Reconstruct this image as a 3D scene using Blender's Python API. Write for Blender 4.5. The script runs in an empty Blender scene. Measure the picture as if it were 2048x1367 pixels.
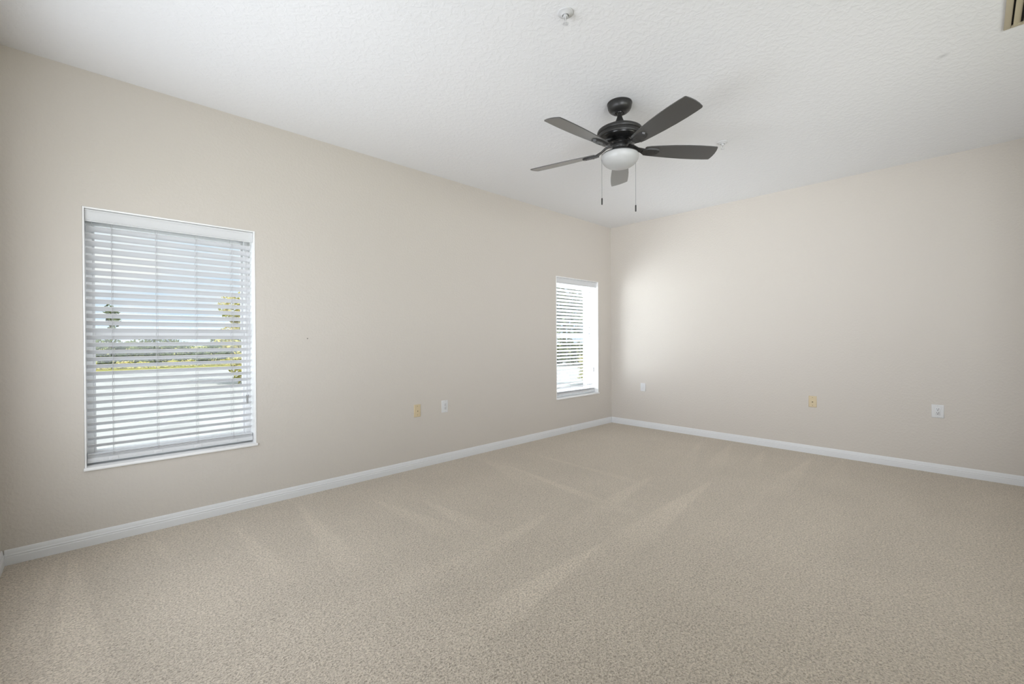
import bpy, bmesh, math, random
from mathutils import Vector, Matrix, noise

random.seed(7)
S = bpy.context.scene
COL = S.collection
PI = math.pi

# ------------------------------------------------------------------ camera, world, sun, large lights, exposure
F_PX = 876.521
CAM = Vector((-5.30019, -3.52129, 1.17793))
fwd = Vector((0.69037686, 0.72342713, -0.00574361))
rgt = Vector((0.7234102, -0.69040039, -0.00499818))
up = Vector((0.00758120, 0.00070436, 0.99997101))
cd = bpy.data.cameras.new('camera')
cam = bpy.data.objects.new('camera', cd)
COL.objects.link(cam)
cd.sensor_fit = 'HORIZONTAL'
cd.sensor_width = 36.0
cd.lens = F_PX / 2048 * 36.0
cd.clip_start = 0.02
cd.clip_end = 400
cam.matrix_world = Matrix(((rgt.x, up.x, -fwd.x, CAM.x), (rgt.y, up.y, -fwd.y, CAM.y), (rgt.z, up.z, -fwd.z, CAM.z), (0, 0, 0, 1)))
S.camera = cam

S.view_settings.view_transform = 'Standard'
S.view_settings.look = 'None'
S.view_settings.gamma = 1.0
S.view_settings.exposure = 0.12
S.view_settings.use_curve_mapping = False

wd = bpy.data.worlds.new('sky')
S.world = wd
wd.use_nodes = True
wt = wd.node_tree
wt.nodes.clear()
w_out = wt.nodes.new('ShaderNodeOutputWorld')
w_bg = wt.nodes.new('ShaderNodeBackground')
w_tc = wt.nodes.new('ShaderNodeTexCoord')
w_map = wt.nodes.new('ShaderNodeMapping')
w_map.inputs['Scale'].default_value = (1.6, 1.6, 5.0)
w_n = wt.nodes.new('ShaderNodeTexNoise')
w_n.inputs['Scale'].default_value = 2.2
w_n.inputs['Detail'].default_value = 5
w_r = wt.nodes.new('ShaderNodeValToRGB')
w_r.color_ramp.elements[0].position = 0.42
w_r.color_ramp.elements[0].color = (0.62, 0.80, 1.0, 1)
w_r.color_ramp.elements[1].position = 0.60
w_r.color_ramp.elements[1].color = (1.0, 1.0, 1.0, 1)
wt.links.new(w_tc.outputs['Generated'], w_map.inputs['Vector'])
wt.links.new(w_map.outputs['Vector'], w_n.inputs['Vector'])
wt.links.new(w_n.outputs['Fac'], w_r.inputs['Fac'])
wt.links.new(w_r.outputs['Color'], w_bg.inputs['Color'])
w_bg.inputs['Strength'].default_value = 1.0
wt.links.new(w_bg.outputs['Background'], w_out.inputs['Surface'])


def light(name, kind, energy, loc, target, size=None, color=(1, 1, 1)):
    d = bpy.data.lights.new(name, kind)
    d.energy = energy
    d.color = color
    if kind == 'AREA':
        d.shape = 'RECTANGLE'
        d.size, d.size_y = size
    o = bpy.data.objects.new(name, d)
    COL.objects.link(o)
    o.location = loc
    o.rotation_euler = (Vector(target) - Vector(loc)).to_track_quat('-Z', 'Y').to_euler()
    return o


sun = light('sun', 'SUN', 3.4, (4, -20, 22), (0, 0, 0), color=(1.0, 0.95, 0.86))
sun.data.angle = math.radians(0.6)
FILL_TINT = (0.89, 0.93, 1.0)          # cool daylight tint of the added fill lamps
# added fill lamps outside the invented rear opening, brightening walls and ceiling
light('rear_fill', 'AREA', 225, (-3.6, -10.5, 1.0), (-3.6, 0, 1.25), (7, 2.2), FILL_TINT)
fill_lamp = light('rear_fill_spot', 'AREA', 13, (-4.5, -5.2, 1.1), (-0.6, -1.4, 2.74), (2.2, 1.4), FILL_TINT)
fill_lamp.data.spread = math.radians(60)
fill_lamp = light('rear_fill_spot', 'AREA', 16, (-4.5, -5.2, 1.7), (-0.1, -1.3, 0.6), (2.2, 1.2), FILL_TINT)
fill_lamp.data.spread = math.radians(75)
# added fill lamps at an invented opening beside the camera, mostly aimed upward
light('side_fill', 'AREA', 18, (-5.74, -1.6, 1.3), (0, -1.6, 1.3), (2.0, 1.7), FILL_TINT)
light('side_fill_up', 'AREA', 18, (-5.82, -1.5, 1.0), (-3.0, -1.2, 2.74), (2.0, 0.9), FILL_TINT)
fill_lamp = light('side_fill_up', 'AREA', 8, (-5.82, -1.8, 1.0), (-1.6, -1.5, 2.74), (2.3, 0.9), FILL_TINT)
fill_lamp.data.spread = math.radians(90)
# added fill lamps outside both windows, to one side of the camera's view
light('window_fill', 'AREA', 275, (-1.35, 1.3, 1.2), (-0.75, 0, 1.2), (2.4, 2.2), FILL_TINT)
light('window_fill', 'AREA', 45, (-6.9, 1.5, 1.2), (-4.9, 0, 1.2), (1.6, 2.0), FILL_TINT)

# ------------------------------------------------------------------ helpers


def link(o, parent=None):
    COL.objects.link(o)
    if parent is not None:
        o.parent = parent
    return o


class MB:
    def __init__(self):
        self.bm = bmesh.new()

    def box(self, a, b, bevel=0.0, seg=2, M=None):
        (x0, y0, z0), (x1, y1, z1) = a, b
        vs = [self.bm.verts.new(v) for v in ((x0, y0, z0), (x1, y0, z0), (x1, y1, z0), (x0, y1, z0),
                                             (x0, y0, z1), (x1, y0, z1), (x1, y1, z1), (x0, y1, z1))]
        fs = [self.bm.faces.new([vs[i] for i in q]) for q in
              ((0, 3, 2, 1), (4, 5, 6, 7), (0, 1, 5, 4), (1, 2, 6, 5), (2, 3, 7, 6), (3, 0, 4, 7))]
        if bevel > 0:
            es = list({e for f in fs for e in f.edges})
            r = bmesh.ops.bevel(self.bm, geom=es, offset=bevel, segments=seg, profile=0.5, affect='EDGES')
            vs = list({v for f in r['faces'] for v in f.verts} | {v for v in vs if v.is_valid})
        if M is not None:
            for v in vs:
                v.co = M @ v.co
        return vs

    def prism(self, prof, x0, x1, axis='x', caps=True):
        """closed 2-D profile swept along one axis: x -> (y, z), y -> (x, z), z -> (x, y)"""
        def P(t, q):
            return {'x': (t, q[0], q[1]), 'y': (q[0], t, q[1]), 'z': (q[0], q[1], t)}[axis]
        A = [self.bm.verts.new(P(x0, q)) for q in prof]
        B = [self.bm.verts.new(P(x1, q)) for q in prof]
        n = len(prof)
        for i in range(n):
            self.bm.faces.new((A[i], A[(i + 1) % n], B[(i + 1) % n], B[i]))
        if caps:
            self.bm.faces.new(A)
            self.bm.faces.new(B)
        return A + B

    def lathe(self, prof, n=48, c=(0, 0, 0), M=None):
        rings = []
        for r, z in prof:
            if r < 1e-6:
                rings.append([self.bm.verts.new((c[0], c[1], c[2] + z))])
            else:
                rings.append([self.bm.verts.new((c[0] + r * math.cos(2 * PI * k / n), c[1] + r * math.sin(2 * PI * k / n), c[2] + z)) for k in range(n)])
        for a, b in zip(rings, rings[1:]):
            if len(a) == 1 and len(b) == 1:
                continue
            for k in range(n):
                k2 = (k + 1) % n
                if len(a) == 1:
                    self.bm.faces.new((a[0], b[k], b[k2]))
                elif len(b) == 1:
                    self.bm.faces.new((a[k], a[k2], b[0]))
                else:
                    self.bm.faces.new((a[k], a[k2], b[k2], b[k]))
        vs = [v for q in rings for v in q]
        if M is not None:
            for v in vs:
                v.co = M @ v.co
        return vs

    def tube(self, pts, r, n=8):
        pts = [Vector(p) for p in pts]
        rs = r if isinstance(r, (list, tuple)) else [r] * len(pts)
        rings = []
        for i, p in enumerate(pts):
            t = (pts[min(i + 1, len(pts) - 1)] - pts[max(i - 1, 0)]).normalized()
            a = t.orthogonal().normalized() if i == 0 else (rings[-1][1] - t * rings[-1][1].dot(t)).normalized()
            b = t.cross(a)
            rings.append(([self.bm.verts.new(p + (a * math.cos(2 * PI * k / n) + b * math.sin(2 * PI * k / n)) * rs[i]) for k in range(n)], a))
        for (A, _), (B, _) in zip(rings, rings[1:]):
            for k in range(n):
                self.bm.faces.new((A[k], A[(k + 1) % n], B[(k + 1) % n], B[k]))
        self.bm.faces.new(rings[0][0])
        self.bm.faces.new(rings[-1][0])

    def mesh(self, name, mat, smooth=True, angle=32):
        bmesh.ops.recalc_face_normals(self.bm, faces=self.bm.faces)
        if smooth:
            lim = math.radians(angle)
            for f in self.bm.faces:
                f.smooth = True
            for e in self.bm.edges:
                if len(e.link_faces) == 2 and e.calc_face_angle(0) > lim:
                    e.smooth = False
        me = bpy.data.meshes.new(name)
        self.bm.to_mesh(me)
        self.bm.free()
        if mat is not None:
            me.materials.append(mat)
        return me

    def obj(self, name, mat, parent=None, smooth=True, angle=32):
        return link(bpy.data.objects.new(name, self.mesh(name, mat, smooth, angle)), parent)


def thing(name, label, cat, loc=(0, 0, 0), group=None, rot=(0, 0, 0)):
    o = bpy.data.objects.new(name, None)
    o.empty_display_size = 0.05
    COL.objects.link(o)
    o.location = loc
    o.rotation_euler = rot
    tag(o, label, cat, group)
    return o


def tag(o, label, cat, group=None):
    o['label'] = label
    o['category'] = cat
    if group:
        o['group'] = group
    return o


def struct(o):
    o['kind'] = 'structure'
    return o


def copy_tree(o, parent=None):
    c = o.copy()
    COL.objects.link(c)
    c.parent = parent
    for ch in list(o.children):
        copy_tree(ch, c)
    return c


# ------------------------------------------------------------------ materials


def mat(name, color, rough=0.5, metal=0.0, spec=0.5, coat=0.0):
    m = bpy.data.materials.new(name)
    m.use_nodes = True
    b = m.node_tree.nodes['Principled BSDF']
    b.inputs['Base Color'].default_value = (*color, 1)
    b.inputs['Roughness'].default_value = rough
    b.inputs['Metallic'].default_value = metal
    b.inputs['Specular IOR Level'].default_value = spec
    b.inputs['Coat Weight'].default_value = coat
    return m


def add_bump(m, scale, strength, dist, detail=3, vec='Object', distortion=0.0, ramp=None, rough=0.5):
    t = m.node_tree
    tc = t.nodes.new('ShaderNodeTexCoord')
    n = t.nodes.new('ShaderNodeTexNoise')
    n.inputs['Scale'].default_value = scale
    n.inputs['Detail'].default_value = detail
    n.inputs['Roughness'].default_value = rough
    n.inputs['Distortion'].default_value = distortion
    bp = t.nodes.new('ShaderNodeBump')
    bp.inputs['Strength'].default_value = strength
    bp.inputs['Distance'].default_value = dist
    t.links.new(tc.outputs[vec], n.inputs['Vector'])
    h = n.outputs['Fac']
    if ramp:
        r = t.nodes.new('ShaderNodeValToRGB')
        r.color_ramp.elements[0].position, r.color_ramp.elements[1].position = ramp
        t.links.new(h, r.inputs['Fac'])
        h = r.outputs['Color']
    t.links.new(h, bp.inputs['Height'])
    t.links.new(bp.outputs['Normal'], t.nodes['Principled BSDF'].inputs['Normal'])
    return n


def vary(m, c2, scale, detail=2, lo=0.35, hi=0.65):
    """second colour mixed in by noise"""
    t = m.node_tree
    b = t.nodes['Principled BSDF']
    tc = t.nodes.new('ShaderNodeTexCoord')
    n = t.nodes.new('ShaderNodeTexNoise')
    n.inputs['Scale'].default_value = scale
    n.inputs['Detail'].default_value = detail
    r = t.nodes.new('ShaderNodeValToRGB')
    c1 = tuple(b.inputs['Base Color'].default_value)
    r.color_ramp.elements[0].position = lo
    r.color_ramp.elements[0].color = c1
    r.color_ramp.elements[1].position = hi
    r.color_ramp.elements[1].color = (*c2, 1)
    t.links.new(tc.outputs['Object'], n.inputs['Vector'])
    t.links.new(n.outputs['Fac'], r.inputs['Fac'])
    t.links.new(r.outputs['Color'], b.inputs['Base Color'])
    return r


M_wall = mat('beige_wall_paint', (0.600, 0.557, 0.504), 0.62, spec=0.3)
add_bump(M_wall, 55, 0.16, 0.004, detail=3, ramp=(0.42, 0.62))
M_ceil = mat('white_ceiling_texture', (0.80, 0.80, 0.80), 0.85, spec=0.2)
add_bump(M_ceil, 34, 0.22, 0.004, detail=4, distortion=0.6, ramp=(0.45, 0.60))
# small grey smudge on the ceiling paint
t = M_ceil.node_tree
tc = t.nodes.new('ShaderNodeTexCoord')
dn = t.nodes.new('ShaderNodeVectorMath')
dn.operation = 'DISTANCE'
dn.inputs[1].default_value = (-1.874, -3.412, 2.74)
t.links.new(tc.outputs['Object'], dn.inputs[0])
rp = t.nodes.new('ShaderNodeValToRGB')
rp.color_ramp.elements[0].position = 0.006
rp.color_ramp.elements[0].color = (0.66, 0.66, 0.66, 1)
rp.color_ramp.elements[1].position = 0.030
rp.color_ramp.elements[1].color = (0.80, 0.80, 0.80, 1)
t.links.new(dn.outputs['Value'], rp.inputs['Fac'])
t.links.new(rp.outputs['Color'], t.nodes['Principled BSDF'].inputs['Base Color'])

M_trim = mat('white_semigloss_trim', (0.72, 0.725, 0.73), 0.35)
M_vinyl = mat('white_window_vinyl', (0.92, 0.92, 0.92), 0.35)
M_jamb = mat('white_jamb_paint', (0.90, 0.90, 0.89), 0.5)
M_slat = mat('white_blind_slat', (0.73, 0.73, 0.74), 0.4)
add_bump(M_slat, 9, 0.02, 0.001)
M_valance = mat('white_blind_valance', (0.66, 0.665, 0.67), 0.4)
M_cord = mat('grey_white_cord', (0.52, 0.52, 0.53), 0.8)
M_tassel = mat('grey_plastic_tassel', (0.30, 0.30, 0.30), 0.4)
M_black = mat('satin_black_metal', (0.020, 0.019, 0.018), 0.38, spec=0.5, coat=0.05)
M_blackgloss = mat('gloss_black_metal', (0.010, 0.010, 0.010), 0.24, spec=0.5)
M_blade = mat('dark_charcoal_blade', (0.050, 0.050, 0.048), 0.30, spec=0.6, coat=0.65)
M_blade.node_tree.nodes['Principled BSDF'].inputs['Coat Roughness'].default_value = 0.17
add_bump(M_blade, 8, 0.015, 0.001)
M_bowl = mat('frosted_white_glass', (0.42, 0.42, 0.41), 0.36, spec=0.5)
M_chain = mat('grey_metal_chain', (0.28, 0.28, 0.28), 0.4, metal=0.6)
M_chrome = mat('polished_chrome', (0.75, 0.75, 0.76), 0.12, metal=1.0)
M_yellow = mat('yellowed_ivory_plastic', (0.62, 0.51, 0.33), 0.38)
M_white = mat('white_wall_plate', (0.68, 0.68, 0.675), 0.35)
M_whiteinsert = mat('white_receptacle', (0.65, 0.65, 0.65), 0.3)
M_slot = mat('dark_slot', (0.05, 0.045, 0.04), 0.6)
M_screwy = mat('brassy_screw', (0.34, 0.28, 0.17), 0.4, metal=0.5)
M_screww = mat('pale_screw', (0.55, 0.55, 0.54), 0.35, metal=0.3)
M_sprw = mat('white_sprinkler_enamel', (0.60, 0.60, 0.60), 0.35)
M_bulb = mat('dark_glass_bulb', (0.12, 0.09, 0.08), 0.15)
M_vent = mat('tan_vent_enamel', (0.50, 0.44, 0.31), 0.4)
M_duct = mat('dark_duct_void', (0.02, 0.019, 0.016), 0.9)
M_nail = mat('dark_nail', (0.20, 0.18, 0.16), 0.4, metal=0.6)

# clear pane: transparent with a little reflection
M_pane = bpy.data.materials.new('clear_glass')
M_pane.use_nodes = True
t = M_pane.node_tree
t.nodes.clear()
go = t.nodes.new('ShaderNodeOutputMaterial')
gt = t.nodes.new('ShaderNodeBsdfTransparent')
gt.inputs['Color'].default_value = (0.95, 0.97, 0.96, 1)
gg = t.nodes.new('ShaderNodeBsdfGlossy')
gg.inputs['Roughness'].default_value = 0.02
gm = t.nodes.new('ShaderNodeMixShader')
gf = t.nodes.new('ShaderNodeLayerWeight')
gf.inputs['Blend'].default_value = 0.5
gp = t.nodes.new('ShaderNodeMath')
gp.operation = 'POWER'
gp.inputs[1].default_value = 5.0
ga = t.nodes.new('ShaderNodeMath')
ga.operation = 'MULTIPLY_ADD'
ga.inputs[1].default_value = 0.9
ga.inputs[2].default_value = 0.03
t.links.new(gf.outputs['Facing'], gp.inputs[0])
t.links.new(gp.outputs['Value'], ga.inputs[0])
t.links.new(ga.outputs['Value'], gm.inputs['Fac'])
t.links.new(gt.outputs['BSDF'], gm.inputs[1])
t.links.new(gg.outputs['BSDF'], gm.inputs[2])
t.links.new(gm.outputs['Shader'], go.inputs['Surface'])

# carpet: twisted pile, two close yarn tones; vacuum strokes stored per vertex as the way the pile lies
M_carpet = mat('beige_cut_pile_carpet', (0.5, 0.43, 0.355), 0.95, spec=0.08)
t = M_carpet.node_tree
b = t.nodes['Principled BSDF']
b.inputs['Sheen Weight'].default_value = 0.65
b.inputs['Sheen Tint'].default_value = (1.0, 0.92, 0.80, 1)
b.inputs['Sheen Roughness'].default_value = 0.6
tc = t.nodes.new('ShaderNodeTexCoord')
at = t.nodes.new('ShaderNodeAttribute')
at.attribute_name = 'pile_lie'
n1 = t.nodes.new('ShaderNodeTexNoise')
n1.inputs['Scale'].default_value = 130
n1.inputs['Detail'].default_value = 2
n1.inputs['Distortion'].default_value = 0.8
n2 = t.nodes.new('ShaderNodeTexNoise')
n2.inputs['Scale'].default_value = 2.3
n2.inputs['Detail'].default_value = 4
r1 = t.nodes.new('ShaderNodeValToRGB')
r1.color_ramp.elements[0].position = 0.33
r1.color_ramp.elements[0].color = (0.222, 0.187, 0.147, 1)
r1.color_ramp.elements[1].position = 0.62
r1.color_ramp.elements[1].color = (0.578, 0.500, 0.408, 1)
for n in (n1, n2):
    t.links.new(tc.outputs['Object'], n.inputs['Vector'])
t.links.new(n1.outputs['Fac'], r1.inputs['Fac'])
ad = t.nodes.new('ShaderNodeMath')
ad.operation = 'MULTIPLY_ADD'
ad.inputs[1].default_value = 0.22
ad.inputs[2].default_value = 0.89
t.links.new(n2.outputs['Fac'], ad.inputs[0])
ad2 = t.nodes.new('ShaderNodeMath')
ad2.operation = 'MULTIPLY_ADD'
ad2.inputs[1].default_value = 0.19
t.links.new(at.outputs['Fac'], ad2.inputs[0])
t.links.new(ad.outputs['Value'], ad2.inputs[2])
ml = t.nodes.new('ShaderNodeVectorMath')
ml.operation = 'SCALE'
t.links.new(r1.outputs['Color'], ml.inputs[0])
t.links.new(ad2.outputs['Value'], ml.inputs['Scale'])
t.links.new(ml.outputs['Vector'], b.inputs['Base Color'])
bp = t.nodes.new('ShaderNodeBump')
bp.inputs['Strength'].default_value = 1.0
bp.inputs['Distance'].default_value = 0.006
t.links.new(n1.outputs['Fac'], bp.inputs['Height'])
t.links.new(bp.outputs['Normal'], b.inputs['Normal'])

M_paving = mat('pale_concrete', (0.66, 0.655, 0.65), 0.9, spec=0.2)
vary(M_paving, (0.54, 0.54, 0.54), 1.5, 6)
M_grass = mat('yellow_green_grass', (0.36, 0.40, 0.10), 0.9, spec=0.1)
vary(M_grass, (0.50, 0.44, 0.18), 3.0, 5)
M_leafdark = mat('dark_green_leaf', (0.028, 0.052, 0.014), 0.6)
vary(M_leafdark, (0.13, 0.17, 0.03), 1.2, 3)
M_leafyellow = mat('yellow_green_leaf', (0.40, 0.40, 0.06), 0.6)
vary(M_leafyellow, (0.62, 0.52, 0.20), 2.5, 3)
M_leafgrey = mat('grey_green_leaf', (0.20, 0.25, 0.16), 0.6)
vary(M_leafgrey, (0.36, 0.42, 0.26), 1.5, 3)
M_bark = mat('brown_bark', (0.13, 0.10, 0.07), 0.9)
M_outwall = mat('outside_stucco', (0.6, 0.57, 0.5), 0.9)

# ------------------------------------------------------------------ room shell
H = 2.74
XL, YB = -5.662, -4.60     # side wall plane beside the camera, rear wall plane
WT = 0.24
WIN = [(-5.344, -4.464), (-1.189, -0.309)]
WZ0, WZ1 = 0.4385, 1.957


def wall(name, axis, plane, out, u0, u1, holes, m, z0=0.0, z1=H):
    """wall slab with rectangular holes; plane is the room face, out the thickness to the outside"""
    us = sorted({u0, u1} | {h[0] for h in holes} | {h[1] for h in holes})
    zs = sorted({z0, z1} | {h[2] for h in holes} | {h[3] for h in holes})
    bm = bmesh.new()
    vc = {}

    def V(u, z, d):
        k = (u, z, d)
        if k not in vc:
            vc[k] = bm.verts.new((u, plane + d, z) if axis == 'y' else (plane + d, u, z))
        return vc[k]

    def solid(i, j):
        if i < 0 or j < 0 or i >= len(us) - 1 or j >= len(zs) - 1:
            return False
        cu, cz = (us[i] + us[i + 1]) / 2, (zs[j] + zs[j + 1]) / 2
        return not any(h[0] < cu < h[1] and h[2] < cz < h[3] for h in holes)
    for i in range(len(us) - 1):
        for j in range(len(zs) - 1):
            if not solid(i, j):
                continue
            a, b_, c, d = us[i], us[i + 1], zs[j], zs[j + 1]
            for dd in (0, out):
                bm.faces.new((V(a, c, dd), V(b_, c, dd), V(b_, d, dd), V(a, d, dd)))
            for ok, p, q in ((solid(i - 1, j), (a, c), (a, d)), (solid(i + 1, j), (b_, c), (b_, d)),
                             (solid(i, j - 1), (a, c), (b_, c)), (solid(i, j + 1), (a, d), (b_, d))):
                if not ok:
                    bm.faces.new((V(*p, 0), V(*q, 0), V(*q, out), V(*p, out)))
    bmesh.ops.recalc_face_normals(bm, faces=bm.faces)
    me = bpy.data.meshes.new(name)
    bm.to_mesh(me)
    bm.free()
    me.materials.append(m)
    return struct(link(bpy.data.objects.new(name, me)))


wall('wall_left', 'y', 0.0, WT, XL - 0.15, 0.15, [(a, b_, WZ0, WZ1) for a, b_ in WIN], M_wall)
wall('wall_right', 'x', 0.0, 0.15, YB - 0.15, 0.0, [], M_wall)
wall('wall_near', 'x', XL, -0.15, YB - 0.15, 0.0, [(-3.0, -0.5, 0.3, 2.2)], M_wall)  # unseen hole, invented to let the side fill lamps in
wall('wall_rear', 'y', YB, -0.15, XL, 0.0, [(-5.4, -1.6, 0.75, 2.35)], M_wall)  # unseen hole, invented so the rear fill lamps reach the room
o = MB()
o.box((XL - 0.15, YB - 0.15, H), (0.15, WT, H + 0.15))
struct(o.obj('ceiling', M_ceil, smooth=False))
o = MB()
o.box((-8.5, YB - 7.5, 2.42), (2.0, YB - 0.15, 2.55))
struct(o.obj('sun_blocker_1', M_outwall, smooth=False))          # unseen slab added over the rear opening to keep sun and bounce out

# carpet with vacuum strokes
STROKES = [
    ((-1.596, -2.041), (-2.810, -2.026), (-2.871, -2.217), 1.0), ((-3.156, -2.057), (-4.081, -2.032), (-3.965, -2.194), 1.0),
    ((-0.167, -2.447), (-1.126, -2.402), (-1.124, -2.533), 0.8), ((-0.180, -2.018), (-0.769, -2.075), (-0.797, -2.165), 0.7),
    ((-0.126, -1.663), (-1.014, -1.784), (-0.958, -1.912), 0.6), ((-0.188, -1.359), (-1.322, -1.622), (-1.032, -1.667), 0.5),
    ((-1.814, -1.629), (-2.797, -1.676), (-2.865, -1.828), 0.8), ((-3.056, -1.546), (-3.708, -1.579), (-3.733, -1.717), 0.7),
    ((-2.499, -0.412), (-2.685, -1.598), (-2.599, -1.626), 0.9), ((-2.033, -0.410), (-2.099, -1.554), (-2.036, -1.544), 0.7),
    ((-5.392, -0.078), (-5.431, -1.200), (-5.280, -1.346), 0.8), ((-4.232, -0.123), (-4.353, -0.817), (-4.278, -1.202), 0.8),
    ((-4.662, -0.301), (-4.675, -0.934), (-4.586, -0.962), 0.8), ((-3.816, -0.461), (-3.804, -1.210), (-3.673, -1.183), 0.6),
    ((-3.551, -0.721), (-3.627, -1.333), (-3.498, -1.364), 0.8), ((-3.485, -1.637), (-4.402, -1.534), (-4.371, -1.674), 0.4),
    ((-2.336, -2.076), (-3.353, -2.088), (-3.327, -2.260), 0.3), ((-5.065, -0.123), (-5.032, -0.529), (-4.982, -0.501), 0.5),
    ((-0.030, -2.664), (-0.882, -2.642), (-0.785, -2.830), 0.4), ((-5.443, -0.067), (-5.516, -0.714), (-5.467, -0.785), 0.5),
    ((-2.522, -0.140), (-2.759, -0.887), (-2.573, -0.881), 0.5), ((-1.194, -2.428), (-3.169, -2.342), (-3.098, -2.552), 0.22),
]


def pile(x, y):
    s = 0.0
    for T, A, B, w in STROKES:
        mx, my = (A[0] + B[0]) / 2 - T[0], (A[1] + B[1]) / 2 - T[1]
        L = math.hypot(mx, my)
        ux, uy = mx / L, my / L
        dx, dy = x - T[0], y - T[1]
        u = (dx * ux + dy * uy) / L
        if u < 0 or u > 1.5:
            continue
        hw = 0.5 * abs((A[0] - B[0]) * -uy + (A[1] - B[1]) * ux) * max(min(u, 1.0), 0.03) + 0.008
        v = abs(-dx * uy + dy * ux)
        e = max(0.0, min(1.0, (hw - v) / 0.022 + 0.5))
        fade = 1.0 if u < 0.7 else max(0.0, (1.5 - u) / 0.8)
        s = max(s, w * e * fade * min(1.0, u * 8 + 0.25))
    band = noise.noise(Vector((x * 0.7, y * 3.2, 0.0))) * 0.22 + noise.noise(Vector((x * 3.0, y * 0.8, 5.0))) * 0.14
    return s + band


NX, NY = 300, 244
x0f, x1f, y0f, y1f = XL, 0.0, YB, 0.0
vs, fs, pv = [], [], []
for j in range(NY + 1):
    for i in range(NX + 1):
        x, y = x0f + (x1f - x0f) * i / NX, y0f + (y1f - y0f) * j / NY
        vs.append((x, y, 0.0))
        pv.append(pile(x, y))
for j in range(NY):
    for i in range(NX):
        a = j * (NX + 1) + i
        fs.append((a, a + 1, a + NX + 2, a + NX + 1))
k = len(vs)
vs += [(x0f - .1, y0f - .15, -0.12), (x1f + .1, y0f - .15, -0.12), (x1f + .1, y1f + .1, -0.12), (x0f - .1, y1f + .1, -0.12)]
pv += [0.0] * 4
fs.append((k + 3, k + 2, k + 1, k))
me = bpy.data.meshes.new('floor')
me.from_pydata(vs, [], fs)
at_ = me.attributes.new('pile_lie', 'FLOAT', 'POINT')
at_.data.foreach_set('value', pv)
me.materials.append(M_carpet)
struct(link(bpy.data.objects.new('floor', me)))

# baseboards: stepped profile (d = distance from the wall, z)
HB = 0.0795
PROF = [(0, 0), (0.014, 0), (0.014, 0.030), (0.0135, 0.040), (0.0118, 0.0435), (0.0118, 0.0462), (0.0128, 0.0480), (0.0122, 0.0520),
        (0.0095, 0.0565), (0.0092, 0.0610), (0.0080, 0.0690), (0.0055, 0.0765), (0.0025, HB), (0, HB)]


def baseboard(name, runs):
    m = MB()
    for axis, plane, sgn, a, b_ in runs:
        prof = [(plane + sgn * d, z) for d, z in PROF]
        m.prism(prof, a, b_, axis)
    return struct(m.obj(name, M_trim, angle=20))


baseboard('baseboard_left', [('x', 0.0, -1, XL + 0.012, -0.930), ('x', 0.0, -1, -0.9268, -0.0005)])
baseboard('baseboard_right', [('y', 0.0, -1, YB, -0.0145)])
baseboard('baseboard_near', [('y', XL, 1, YB, -0.0)])
baseboard('baseboard_rear', [('x', YB, 1, XL + 0.015, -0.015)])

# ------------------------------------------------------------------ windows (frame, sashes, panes, jamb, sill)


def window(name, xa, xb):
    w = struct(bpy.data.objects.new(name, None))
    COL.objects.link(w)
    w.location = (xa, 0, WZ0)
    W, Hh = xb - xa, WZ1 - WZ0
    e = 0.0008
    # painted return lining the opening
    m = MB()
    T = 0.009
    m.box((e, -0.0025, e), (T, 0.13, Hh - e), 0.0015)
    m.box((W - T, -0.0025, e), (W - e, 0.13, Hh - e), 0.0015)
    m.box((T, -0.0025, Hh - T), (W - T, 0.13, Hh - e), 0.0015)
    m.obj('jamb', M_jamb, w)
    m = MB()
    m.box((-0.004, -0.016, -0.006), (W + 0.006, -0.0004, 0.012), 0.004)
    m.box((T, -0.002, e), (W - T, 0.13, 0.012), 0.001)
    m.obj('sill', M_jamb, w)
    # outer vinyl frame
    m = MB()
    F, y0, y1 = 0.040, 0.130, 0.225
    m.box((e, y0, e), (F, y1, Hh - e), 0.003)
    m.box((W - F, y0, e), (W - e, y1, Hh - e), 0.003)
    m.box((F, y0, Hh - F - 0.01), (W - F, y1, Hh - e), 0.003)
    m.box((F, y0, e), (W - F, y1, F + 0.01), 0.003)
    m.obj('window_frame', M_vinyl, w)
    zm = 1.220 - WZ0

    def sash(nm, z0, z1, ys, rail):
        s = MB()
        st = 0.012
        ya, yb = ys
        s.box((F, ya, z0), (F + st, yb, z1), 0.002)
        s.box((W - F - st, ya, z0), (W - F, yb, z1), 0.002)
        s.box((F + st, ya, z1 - rail[1]), (W - F - st, yb, z1), 0.002)
        s.box((F + st, ya, z0), (W - F - st, yb, z0 + rail[0]), 0.002)
        so = s.obj(nm, M_vinyl, w)
        g = MB()
        ym = (ya + yb) / 2
        g.box((F + st - 0.002, ym - 0.002, z0 + rail[0] - 0.002), (W - F - st + 0.002, ym + 0.002, z1 - rail[1] + 0.002))
        g.obj('pane', M_pane, so, smooth=False)
    sash('upper_sash', zm - 0.022, Hh - F - 0.01, (0.184, 0.212), (0.045, 0.02))
    sash('lower_sash', F + 0.01, zm + 0.024, (0.150, 0.180), (0.03, 0.045))
    return w


window('window_1', *WIN[0])
window('window_2', *WIN[1])

# ------------------------------------------------------------------ blinds


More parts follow.
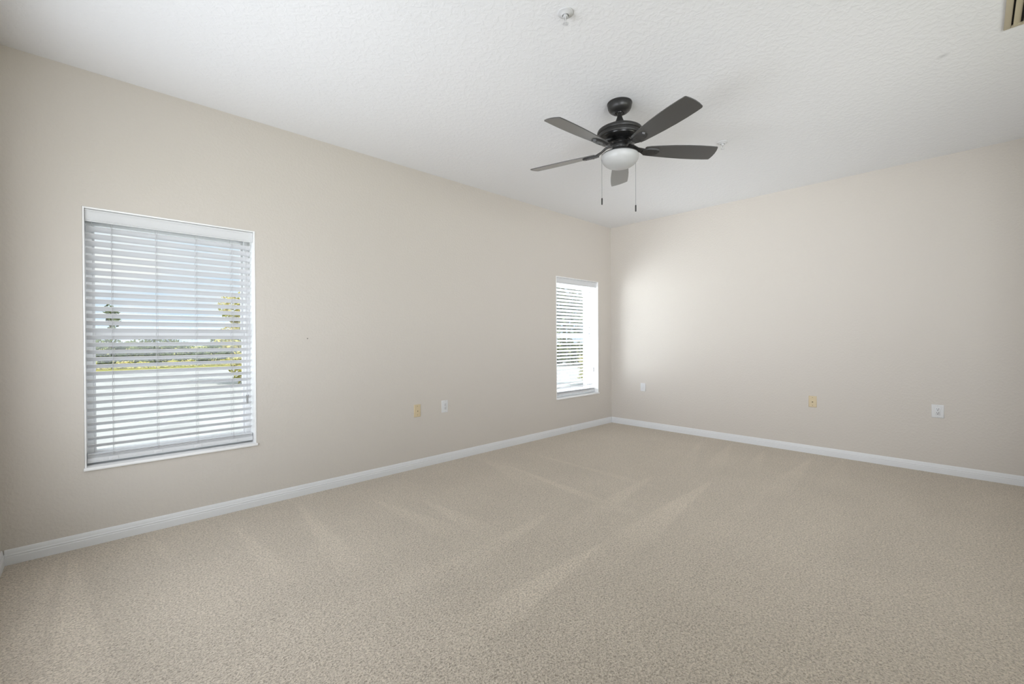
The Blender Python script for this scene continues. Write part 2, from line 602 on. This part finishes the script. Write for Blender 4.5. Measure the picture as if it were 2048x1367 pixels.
def make_blind(label):
    """origin: middle of the opening at wall face, z = 0 at the floor"""
    b_ = thing('window_blind', label, 'blind', group='white horizontal blinds in the two windows')
    hw = 0.429
    yc = 0.078
    # crown profile valance
    prof = [(0.032, 1.878), (0.026, 1.878), (0.0235, 1.883), (0.026, 1.888), (0.0225, 1.893), (0.0235, 1.905), (0.0225, 1.928), (0.017, 1.937),
            (0.013, 1.940), (0.012, 1.9445), (0.032, 1.9445)]
    m = MB()
    m.prism(prof, -hw, hw)
    va = m.obj('valance', M_valance, b_, angle=18)
    m = MB()
    m.box((-hw + 0.004, 0.050, 1.895), (hw - 0.004, 0.106, 1.9445), 0.002)
    m.obj('headrail', M_valance, b_)
    # one slat mesh, room edge tipped up
    th = math.radians(27)
    half, n = 0.025, 8
    up_, lo = [], []
    for i in range(n + 1):
        s = -half + 2 * half * i / n
        crown = 0.0022 * (1 - (s / half) ** 2)
        for lst, dz in ((up_, 0.0013), (lo, -0.0013)):
            y, z = s, crown + dz
            lst.append((y * math.cos(th) + z * math.sin(th), -y * math.sin(th) + z * math.cos(th)))
    m = MB()
    m.prism(up_ + lo[::-1], -hw + 0.003, hw - 0.003)
    sm = m.mesh('slat', M_slat, angle=50)
    pitch, ztop = 0.04284, 1.856 - 0.0113
    for i in range(31):
        s = link(bpy.data.objects.new('slat', sm), b_)
        s.location = (0, yc, ztop - pitch * i)
    # spare slats stacked flat on the bottom rail
    fl = [(y, 0.0018 * (1 - (y / half) ** 2) + 0.0013) for y in [half - 2 * half * i / n for i in range(n + 1)]]
    fl2 = [(y, z - 0.0026) for y, z in fl[::-1]]
    m = MB()
    m.prism(fl + fl2, -hw + 0.003, hw - 0.003)
    fm = m.mesh('slat', M_slat, angle=50)
    for z in (0.500, 0.506, 0.512):
        s = link(bpy.data.objects.new('slat', fm), b_)
        s.location = (0, yc, z)
    m = MB()
    R_ = [(yc - 0.026, 0.466), (yc - 0.024, 0.4635), (yc + 0.024, 0.4635), (yc + 0.026, 0.466), (yc + 0.025, 0.489), (yc + 0.015, 0.497),
          (yc, 0.499), (yc - 0.015, 0.497), (yc - 0.025, 0.489), (yc - 0.0262, 0.4735), (yc - 0.0245, 0.4725), (yc - 0.0245, 0.4715), (yc - 0.0262, 0.4705)]
    m.prism(R_, -hw + 0.001, hw - 0.001)
    m.obj('bottom_rail', M_valance, b_, angle=20)
    for lx in (-0.315, -0.105, 0.102, 0.306):
        m = MB()
        for y in (yc - 0.0265, yc + 0.0265):
            m.tube([(lx, y, 1.90), (lx, y, 0.495)], 0.0008, 5)
        for i in range(31):
            z = ztop - pitch * i - 0.0045
            m.tube([(lx + 0.003, yc - 0.0262, z + 0.0118), (lx + 0.003, yc + 0.0262, z - 0.0118)], 0.0006, 4)
        # lift cord beside the ladder
        m.tube([(lx + 0.006, yc - 0.0275, 1.90), (lx + 0.006, yc - 0.0275, 0.495)], 0.0007, 5)
        m.obj('ladder_cord', M_cord, b_)
        m = MB()
        m.box((lx - 0.022, yc - 0.0295, 0.468), (lx + 0.022, yc - 0.0262, 0.488), 0.002)
        m.tube([(lx - 0.008, yc - 0.030, 0.478), (lx + 0.008, yc - 0.030, 0.478)], 0.003, 8)
        m.obj('cord_clip', M_trim, b_)
    m = MB()
    for dx, z in ((0.392, 0.79), (0.396, 0.795)):
        m.tube([(dx, 0.046, 1.88), (dx, 0.046, z)], 0.0008, 6)
    pc = m.obj('pull_cord', M_cord, b_)
    for dx, dz, tilt in ((0.389, 0.790, -0.10), (0.399, 0.791, 0.10)):
        m = MB()
        m.lathe([(0, 0.004), (0.0025, 0.003), (0.0035, -0.002), (0.006, -0.050), (0.0065, -0.056), (0.005, -0.058), (0, -0.058)], 16,
                M=Matrix.Translation((dx, 0.046, dz)) @ Matrix.Rotation(tilt, 4, 'Y'))
        m.obj('tassel', M_tassel, pc)
    return b_


blind = make_blind('white horizontal slat blind in the large window nearest the camera, left of the wall plates')
blind.location = (-4.904, 0, 0)
blind2 = copy_tree(blind)
blind2.location = (-0.750, 0, 0)
blind2['label'] = 'white horizontal slat blind in the narrow-looking far window beside the room corner'

# ------------------------------------------------------------------ ceiling fan
FX, FY = -2.7628, -1.9083
fan = thing('ceiling_fan', 'black five-blade ceiling fan with frosted bowl light hanging mid-room', 'ceiling fan', (FX, FY, H))


def Z(z):
    return z - H


m = MB()
m.lathe([(0, 0), (0.0805, 0), (0.0815, Z(2.736)), (0.0805, Z(2.731)), (0.0780, Z(2.729)), (0.0785, Z(2.722)), (0.0760, Z(2.708)), (0.0690, Z(2.694)),
         (0.0570, Z(2.683)), (0.0440, Z(2.677)), (0.0400, Z(2.6765)), (0.0395, Z(2.679)), (0.0340, Z(2.6765)), (0.0300, Z(2.6765)),
         (0.0280, Z(2.681)), (0.0, Z(2.683))], 56)
m.obj('canopy', M_black, fan)
m = MB()
m.lathe([(0, Z(2.690)), (0.020, Z(2.690)), (0.022, Z(2.682)), (0.019, Z(2.674)), (0.0125, Z(2.671)), (0.0125, Z(2.640)), (0.0, Z(2.640))], 32)
m.obj('downrod', M_black, fan)
m = MB()
m.lathe([(0, Z(2.656)), (0.0155, Z(2.656)), (0.0165, Z(2.652)), (0.0190, Z(2.642)), (0.0275, Z(2.622)), (0.0320, Z(2.610)), (0, Z(2.610))], 32)
m.obj('coupling_cover', M_black, fan)
m = MB()
m.lathe([(0, Z(2.609)), (0.036, Z(2.607)), (0.070, Z(2.592)), (0.105, Z(2.577)), (0.132, Z(2.563)), (0.145, Z(2.555)), (0.1475, Z(2.549)), (0.1475, Z(2.540)),
         (0.1445, Z(2.534)), (0.1400, Z(2.531)), (0.1405, Z(2.524)), (0.1450, Z(2.520)), (0.1455, Z(2.513)), (0.1425, Z(2.506)), (0.136, Z(2.504))], 72)
m.obj('motor_housing', M_black, fan, angle=40)
m = MB()
m.lathe([(0.136, Z(2.5035)), (0.134, Z(2.499)), (0.122, Z(2.491)), (0.103, Z(2.485)), (0.080, Z(2.4815)), (0.076, Z(2.4825)), (0.070, Z(2.4825)), (0.0, Z(2.484))], 72)
m.obj('motor_bowl', M_blackgloss, fan)
m = MB()
m.lathe([(0, Z(2.485)), (0.056, Z(2.484)), (0.058, Z(2.480)), (0.058, Z(2.464)), (0.054, Z(2.461)), (0.048, Z(2.460)), (0.048, Z(2.446)), (0.046, Z(2.442)), (0.0, Z(2.442))], 48)
for k in range(10):
    a = 2 * PI * k / 10
    m.box((-0.010, -0.003, -0.006), (0.010, 0.003, 0.006), 0.001, M=Matrix.Translation((0.059 * math.cos(a), 0.059 * math.sin(a), Z(2.471))) @ Matrix.Rotation(a + PI / 2, 4, 'Z'))
m.obj('flywheel', M_black, fan)
m = MB()
m.lathe([(0, Z(2.444)), (0.042, Z(2.444)), (0.043, Z(2.438)), (0.043, Z(2.433)), (0.047, Z(2.429)), (0.066, Z(2.421)), (0.090, Z(2.411)), (0.112, Z(2.402)),
         (0.1205, Z(2.3975)), (0.1205, Z(2.3935)), (0.116, Z(2.392)), (0.0, Z(2.396))], 64)
m.obj('light_fitter', M_black, fan)
m = MB()
m.lathe([(0.112, Z(2.396)), (0.1185, Z(2.395)), (0.1220, Z(2.390)), (0.1225, Z(2.382)), (0.1195, Z(2.368)), (0.1120, Z(2.353)), (0.0990, Z(2.339)), (0.0820, Z(2.3275)),
         (0.0610, Z(2.319)), (0.0380, Z(2.3135)), (0.0180, Z(2.3112)), (0.0, Z(2.3105))], 72)
m.obj('glass_bowl', M_bowl, fan, angle=60)

# blade, outline traced in (r, t): t > 0 is the trailing side
PIT = math.atan2(0.030, 0.1245)
R0, R1 = 0.165, 0.6443
outline_hi = [(0.165, -0.034), (0.172, -0.043), (0.20, -0.049), (0.27, -0.0575), (0.36, -0.0655), (0.45, -0.0695), (0.53, -0.0695), (0.60, -0.0665), (0.6415, -0.0635)]
tip = [(0.6465, -0.059), (0.6535, -0.030), (0.6560, 0.0), (0.6535, 0.030), (0.6465, 0.0595)]
outline_lo = [(0.640, 0.0645), (0.60, 0.0668), (0.53, 0.0675), (0.45, 0.0655), (0.36, 0.0600), (0.27, 0.0520), (0.20, 0.0450), (0.172, 0.0400), (0.165, 0.0320)]
OUT = outline_hi + tip + outline_lo
ZBL = Z(2.4300)


def blade_matrix(a):
    return Matrix.Rotation(a, 4, 'Z') @ Matrix.Translation((0, 0, ZBL)) @ Matrix.Rotation(-PIT, 4, 'X')


bmx = MB()
top = [bmx.bm.verts.new((r, t_, 0.0028)) for r, t_ in OUT]
bot = [bmx.bm.verts.new((r, t_, -0.0028)) for r, t_ in OUT]
nO = len(OUT)
bmx.bm.faces.new(top)
bmx.bm.faces.new(bot[::-1])
for i in range(nO):
    bmx.bm.faces.new((top[i], bot[i], bot[(i + 1) % nO], top[(i + 1) % nO]))
blade_mesh = bmx.mesh('blade', M_blade, angle=30)
# blade iron: arm from the flywheel widening into a paddle plate under the blade
ib = MB()
plate = [(0.150, -0.018), (0.170, -0.030), (0.200, -0.036), (0.240, -0.034), (0.262, -0.026), (0.268, -0.010), (0.262, 0.012), (0.240, 0.026), (0.200, 0.032), (0.170, 0.026), (0.150, 0.016)]
A = [ib.bm.verts.new((r, t_, -0.0030)) for r, t_ in plate]
B = [ib.bm.verts.new((0.150 + (r - 0.150) * 0.96, t_ * 0.88, -0.0120)) for r, t_ in plate]
ib.bm.faces.new(A)
ib.bm.faces.new(B[::-1])
for i in range(len(plate)):
    j = (i + 1) % len(plate)
    ib.bm.faces.new((A[i], B[i], B[j], A[j]))
for r0, r1, z0a, z1a, w0, w1 in ((0.045, 0.095, 0.038, 0.030, 0.017, 0.015), (0.095, 0.125, 0.030, 0.012, 0.015, 0.014), (0.125, 0.172, 0.012, -0.007, 0.014, 0.026)):
    q = []
    for r, z, w in ((r0, z0a, w0), (r1, z1a, w1)):
        q.append([ib.bm.verts.new((r, sx * w, z + sz)) for sx, sz in ((-1, 0.0045), (1, 0.0045), (1, -0.0045), (-1, -0.0045))])
    for i in range(4):
        ib.bm.faces.new((q[0][i], q[0][(i + 1) % 4], q[1][(i + 1) % 4], q[1][i]))
    ib.bm.faces.new(q[0])
    ib.bm.faces.new(q[1][::-1])
for r, t_ in ((0.190, -0.018), (0.190, 0.016), (0.238, -0.002)):
    ib.lathe([(0.0045, 0.0), (0.0045, -0.0015), (0.003, -0.003), (0, -0.0032)], 12, c=(r, t_, -0.0120))
iron_mesh = ib.mesh('blade_iron', M_black, angle=28)
for k in range(5):
    a = math.radians(176.842 + 72 * k)
    b_ = link(bpy.data.objects.new('blade', blade_mesh), fan)
    b_.matrix_local = blade_matrix(a)
    link(bpy.data.objects.new('blade_iron', iron_mesh), b_)
# pull chains, one each side of the fitter
for (dx, dy), z0, z1 in (((-0.0862, 0.0822), 2.406, 2.112), ((0.0760, -0.0725), 2.408, 2.066)):
    m = MB()
    m.tube([(dx, dy, Z(z0)), (dx, dy, Z(z1))], 0.0013, 6)
    zz = z0
    while zz > z1:
        m.lathe([(0, 0.0018), (0.0019, 0), (0, -0.0018)], 6, c=(dx, dy, Z(zz)))
        zz -= 0.0075
    ch = m.obj('pull_chain', M_chain, fan)
    m = MB()
    m.lathe([(0, 0.002), (0.0035, 0.001), (0.0048, -0.004), (0.0048, -0.038), (0.0040, -0.042), (0, -0.043)], 16, c=(dx, dy, Z(z1)))
    m.obj('chain_fob', M_black, ch)

# ------------------------------------------------------------------ sprinklers


def make_sprinkler(label, loc, rz):
    s = thing('fire_sprinkler', label, 'sprinkler', loc, 'fire sprinklers on the ceiling', (0, 0, rz))
    m = MB()
    m.lathe([(0.0372, 0.0), (0.0378, -0.003), (0.0365, -0.0055), (0.031, -0.0075), (0.024, -0.0090), (0.017, -0.0150), (0.0155, -0.0150), (0.0150, -0.0090), (0.0, -0.0085)], 48)
    m.obj('escutcheon', M_sprw, s)
    m = MB()
    m.lathe([(0, -0.008), (0.0105, -0.008), (0.0105, -0.020), (0.0125, -0.020), (0.0125, -0.025), (0.007, -0.026), (0, -0.026)], 24)
    for sx in (-1, 1):
        m.tube([(sx * 0.0095, 0, -0.024), (sx * 0.0105, 0, -0.032), (sx * 0.0080, 0, -0.042), (sx * 0.0025, 0, -0.049)], [0.0022, 0.0024, 0.0022, 0.0024], 8)
    m.lathe([(0, -0.046), (0.0045, -0.047), (0.0045, -0.053), (0, -0.054)], 16)
    m.obj('frame', M_sprw, s)
    m = MB()
    m.lathe([(0, -0.026), (0.0034, -0.027), (0.0036, -0.036), (0.0020, -0.046), (0, -0.046)], 12)
    m.obj('glass_bulb', M_bulb, s)
    m = MB()
    for k in range(12):
        a0 = 2 * PI * k / 12
        m.prism([(0.003 * math.cos(a0 - .2), 0.003 * math.sin(a0 - .2)), (0.0145 * math.cos(a0 - .17), 0.0145 * math.sin(a0 - .17)),
                 (0.0145 * math.cos(a0 + .17), 0.0145 * math.sin(a0 + .17)), (0.003 * math.cos(a0 + .2), 0.003 * math.sin(a0 + .2))], -0.0550, -0.0538, 'z')
    m.lathe([(0, -0.0535), (0.006, -0.0535), (0.006, -0.0555), (0, -0.0555)], 20)
    m.obj('deflector', M_sprw, s)
    return s


make_sprinkler('white fire sprinkler at the top edge, on the ceiling nearest the camera', (-3.655, -2.180, H), 0.7)
make_sprinkler('white fire sprinkler on the ceiling just beyond the right fan blade', (-1.664, -2.152, H), 0.2)

# ------------------------------------------------------------------ ceiling vent
vent = thing('air_vent', 'tan louvered air vent cut off at the top right ceiling corner', 'vent', (-1.942, -3.633, H))
VX, VY = 0.56, 0.36            # runs toward the camera and away from the left wall
m = MB()
fw, fd = 0.025, 0.008
for a, b_ in (((-VX, -fw, -fd), (0, 0, -0.0002)), ((-VX, -VY, -fd), (0, -VY + fw, -0.0002)), ((-fw, -VY + fw, -fd), (0, -fw, -0.0002)), ((-VX, -VY + fw, -fd), (-VX + fw, -fw, -0.0002))):
    m.box(a, b_, 0.002)
m.obj('vent_frame', M_vent, vent)
m = MB()
m.box((-VX + 0.01, -VY + 0.01, -0.0015), (-0.01, -0.01, -0.0004))
m.obj('duct_opening', M_duct, vent, smooth=False)
nl = 9
for k in range(nl):
    yy = -fw - 0.0185 - 0.0335 * k
    m = MB()
    m.box((-VX + fw, -0.0135, -0.0006), (-fw, 0.0135, 0.0006), 0, M=Matrix.Translation((0, yy, -0.0085)) @ Matrix.Rotation(math.radians(-24), 4, 'X'))
    m.obj('louver', M_vent, vent, smooth=False)

# ------------------------------------------------------------------ wall plates


def plate_base(p, w, h, m_, d=0.0055):
    """local frame: x along the wall, y out of the wall, z up"""
    m = MB()
    prof = [(0.0, d), (0.004, d - 0.0004), (0.0075, d - 0.003), (0.008, 0.0002)]
    rings = []
    for ins, y in [(0.008, d), (0.004, d), (0.0015, d - 0.0015), (0.0, d - 0.004), (0.0, 0.0002)]:
        hw, hh = w / 2 - ins, h / 2 - ins
        rings.append([m.bm.verts.new((sx * hw, y, sz * hh)) for sx, sz in ((-1, -1), (1, -1), (1, 1), (-1, 1))])
    m.bm.faces.new(rings[0])
    for A_, B_ in zip(rings, rings[1:]):
        for i in range(4):
            m.bm.faces.new((A_[i], A_[(i + 1) % 4], B_[(i + 1) % 4], B_[i]))
    m.bm.faces.new(rings[-1][::-1])
    return m.obj('cover_plate', m_, p, angle=60)


def screw(p, z, m_, d=0.0055, r=0.0035, x=0.0):
    m = MB()
    m.lathe([(r, 0), (r, 0.0008), (r * 0.6, 0.0016), (0, 0.0018)], 16, M=Matrix.Translation((x, d, z)) @ Matrix.Rotation(-PI / 2, 4, 'X'))
    m.box((x - 0.0004, d + 0.0012, z - r * 0.8), (x + 0.0004, d + 0.0020, z + r * 0.8))
    m.obj('screw', m_, p)


def cable_plate(label, loc, rz):
    p = thing('cable_plate', label, 'wall plate', loc, 'yellowed cable jack plates', (0, 0, rz))
    plate_base(p, 0.070, 0.114, M_yellow)
    screw(p, 0.0415, M_screwy)
    screw(p, -0.0375, M_screwy)
    m = MB()
    m.lathe([(0.0085, 0), (0.0085, 0.0015), (0.0062, 0.002), (0.0062, 0.006), (0.0045, 0.0062), (0.0045, 0.0035), (0, 0.0035)], 24,
            M=Matrix.Translation((0, 0.0055, -0.003)) @ Matrix.Rotation(-PI / 2, 4, 'X'))
    j = m.obj('coaxial_jack', M_yellow, p)
    m = MB()
    m.lathe([(0.0046, 0.0036), (0.0046, 0.0040), (0, 0.0042)], 16, M=Matrix.Translation((0, 0.0055, -0.003)) @ Matrix.Rotation(-PI / 2, 4, 'X'))
    m.obj('jack_hole', M_slot, j)
    return p


def outlet(label, loc, rz, w, h, big, group):
    p = thing('wall_outlet', label, 'outlet', loc, group, (0, 0, rz))
    plate_base(p, w, h, M_white)
    m = MB()
    d = 0.0055
    iw, ih = 0.0168, 0.0335
    m.box((-iw, d - 0.002, -ih), (iw, d + 0.0016, ih), 0.0008)
    ins = m.obj('receptacle', M_whiteinsert, p)
    m = MB()
    f = d + 0.0014
    for zc in (0.0165, -0.0165):
        m.box((-0.0078, f, zc + 0.000), (-0.0052, f + 0.0006, zc + 0.0095))
        m.box((0.0052, f, zc + 0.001), (0.0074, f + 0.0006, zc + 0.0085))
        m.lathe([(0.0032, 0), (0.0032, 0.0006), (0, 0.0006)], 14, M=Matrix.Translation((0, f, zc - 0.0065)) @ Matrix.Rotation(-PI / 2, 4, 'X'))
    m.obj('slots', M_slot, ins, smooth=False)
    screw(p, h / 2 - 0.0085, M_screww, r=0.0028)
    screw(p, -h / 2 + 0.0085, M_screww, r=0.0028)
    return p


RA = PI             # left wall faces -y
RB = PI / 2         # right wall faces -x
cable_plate('yellowed cable jack plate on the left wall, beside the white outlet', (-3.151, 0, 0.527), RA)
outlet('small white duplex outlet on the left wall, between cable plate and far window', (-2.846, 0, 0.534), RA, 0.072, 0.118, False, 'white duplex outlets')
cable_plate('yellowed cable jack plate in the middle of the right wall', (0, -2.405, 0.530), RB)
outlet('wide white duplex outlet at the right end of the right wall', (0, -3.321, 0.536), RB, 0.079, 0.114, True, 'white duplex outlets')
ph = thing('blank_plate', 'small white blank wall plate on the right wall nearest the corner', 'wall plate', (0, -0.500, 0.534), rot=(0, 0, RB))
plate_base(ph, 0.070, 0.106, M_white, d=0.012)
m = MB()
m.box((-0.022, 0.0118, -0.034), (0.022, 0.0138, 0.040), 0.0008)
m.obj('raised_panel', M_whiteinsert, ph)

m = MB()
m.lathe([(0, 0.0), (0.0012, 0.0), (0.0012, 0.005), (0.0045, 0.0055), (0.0045, 0.007), (0, 0.008)], 12, M=Matrix.Rotation(PI / 2, 4, 'X'))
nl_ = m.obj('nail', M_nail)
nl_.location = (-4.114, 0, 1.193)
tag(nl_, 'tiny dark nail in the left wall, right of the large window', 'nail')

# ------------------------------------------------------------------ outdoors
ZG = -0.16
m = MB()
m.box((-40, 0.26, ZG - 0.3), (60, 23.5, ZG))
struct(m.obj('driveway', M_paving, smooth=False))
m = MB()
m.box((-60, 23.5, ZG - 0.3), (90, 140, ZG + 0.02))
struct(m.obj('lawn', M_grass, smooth=False))
m = MB()
m.box((-40, -30, ZG - 0.3), (60, YB - 0.15, ZG + 0.14))
struct(m.obj('patio', M_grass, smooth=False))


def foliage(name, blobs, n, size, m_, parent=None, seed=1):
    """leaf cards spread through a set of ellipsoid volumes, one mesh"""
    rnd = random.Random(seed)
    bm = bmesh.new()
    tot = sum(b_[3] * b_[4] * b_[5] for b_ in blobs)
    for (cx, cy, cz, rx, ry, rz) in blobs:
        for _ in range(max(20, int(n * rx * ry * rz / tot))):
            d = Vector((rnd.gauss(0, 1), rnd.gauss(0, 1), rnd.gauss(0, 1))).normalized() * rnd.uniform(0.35, 1.0) ** 0.5
            c = Vector((cx + d.x * rx, cy + d.y * ry, cz + d.z * rz))
            u = Vector((rnd.gauss(0, 1), rnd.gauss(0, 1), rnd.gauss(0, 1))).normalized()
            v = u.orthogonal().normalized()
            s = size * rnd.uniform(0.6, 1.3)
            q = [bm.verts.new(c + u * s), bm.verts.new(c + v * s * .5), bm.verts.new(c - u * s), bm.verts.new(c - v * s * .5)]
            bm.faces.new(q)
    me_ = bpy.data.meshes.new(name)
    bm.to_mesh(me_)
    bm.free()
    me_.materials.append(m_)
    return link(bpy.data.objects.new(name, me_), parent)


def tree(label, loc, height, r, m_, n, size, seed, cat='tree', name='leafy_tree', group=None, base=0.35, trunk=0.08):
    t_ = thing(name, label, cat, loc, group)
    rnd = random.Random(seed)
    bl = []
    for _ in range(9):
        a, q = rnd.uniform(0, 2 * PI), rnd.uniform(0, 0.55) * r
        zz = rnd.uniform(base + 0.12, 0.86) * height
        bl.append((q * math.cos(a), q * math.sin(a), zz, r * rnd.uniform(.45, .62), r * rnd.uniform(.45, .62), height * rnd.uniform(.12, .17)))
    bl.append((0, 0, height * 0.86, r * .4, r * .4, height * .14))
    foliage('foliage', bl, n, size, m_, t_, seed)
    m_t = MB()
    m_t.tube([(0, 0, 0), (0.03 * height * 0.2, 0, height * .3), (0, 0.02, height * .75)], [trunk, trunk * .75, trunk * .3], 10)
    m_t.obj('trunk', M_bark, t_)
    return t_


# hedge belt beyond the paving, too dense to count
bl = [(x, 26.2 + 0.5 * math.sin(x * 1.7), ZG + 0.62 + 0.3 * math.sin(x * 2.3 + 1), 0.85, 0.8, 0.80 + 0.28 * math.sin(x * 1.31)) for x in [-20 + 0.75 * i for i in range(38)]]
hd = foliage('hedge', bl, 23000, 0.10, M_leafdark, None, 3)
hd['kind'] = 'stuff'
tag(hd, 'long dark green hedge beyond the pale paving, seen through the large window', 'hedge')
bl = [(-20.4 + 0.6 * i, 24.6, ZG + 0.10, 0.5, 0.35, 0.22 + 0.08 * math.sin(i * 1.9)) for i in range(46)]
g2 = foliage('ground_cover', bl, 11500, 0.07, M_leafyellow, None, 9)
g2['kind'] = 'stuff'
tag(g2, 'low yellow-green planting along the foot of the dark hedge', 'plants')
tree('bright yellow-green bushy tree at the right side of the large window', (-1.75, 12.2, ZG), 2.95, 1.05, M_leafyellow, 5200, 0.06, 11, name='bushy_tree', base=0.0)
tree('distant tree rising above the left end of the hedge', (-4.55, 34, ZG), 3.75, 0.5, M_leafdark, 330, 0.12, 21, group='distant trees')
# beyond the far window
bl = [(9.0 + 0.62 * i, 12.5 - 0.30 * i, ZG + 0.65, 0.8, 0.8, 0.75 + 0.2 * math.sin(i * 1.7)) for i in range(14)]
h2 = foliage('hedge', bl, 9000, 0.09, M_leafdark, None, 5)
h2['kind'] = 'stuff'
tag(h2, 'dark green hedge across the paving, seen through the far window', 'hedge')
tree('tall grey-green tree filling the top of the far window', (16.5, 14.5, ZG), 6.4, 3.6, M_leafgrey, 5200, 0.16, 31, base=0.2, trunk=0.14)
tree('low yellow shrub on the paving outside the far window', (5.2, 4.15, ZG), 1.15, 0.62, M_leafyellow, 2600, 0.035, 41, cat='shrub', name='flowering_shrub', base=0.0, trunk=0.02)
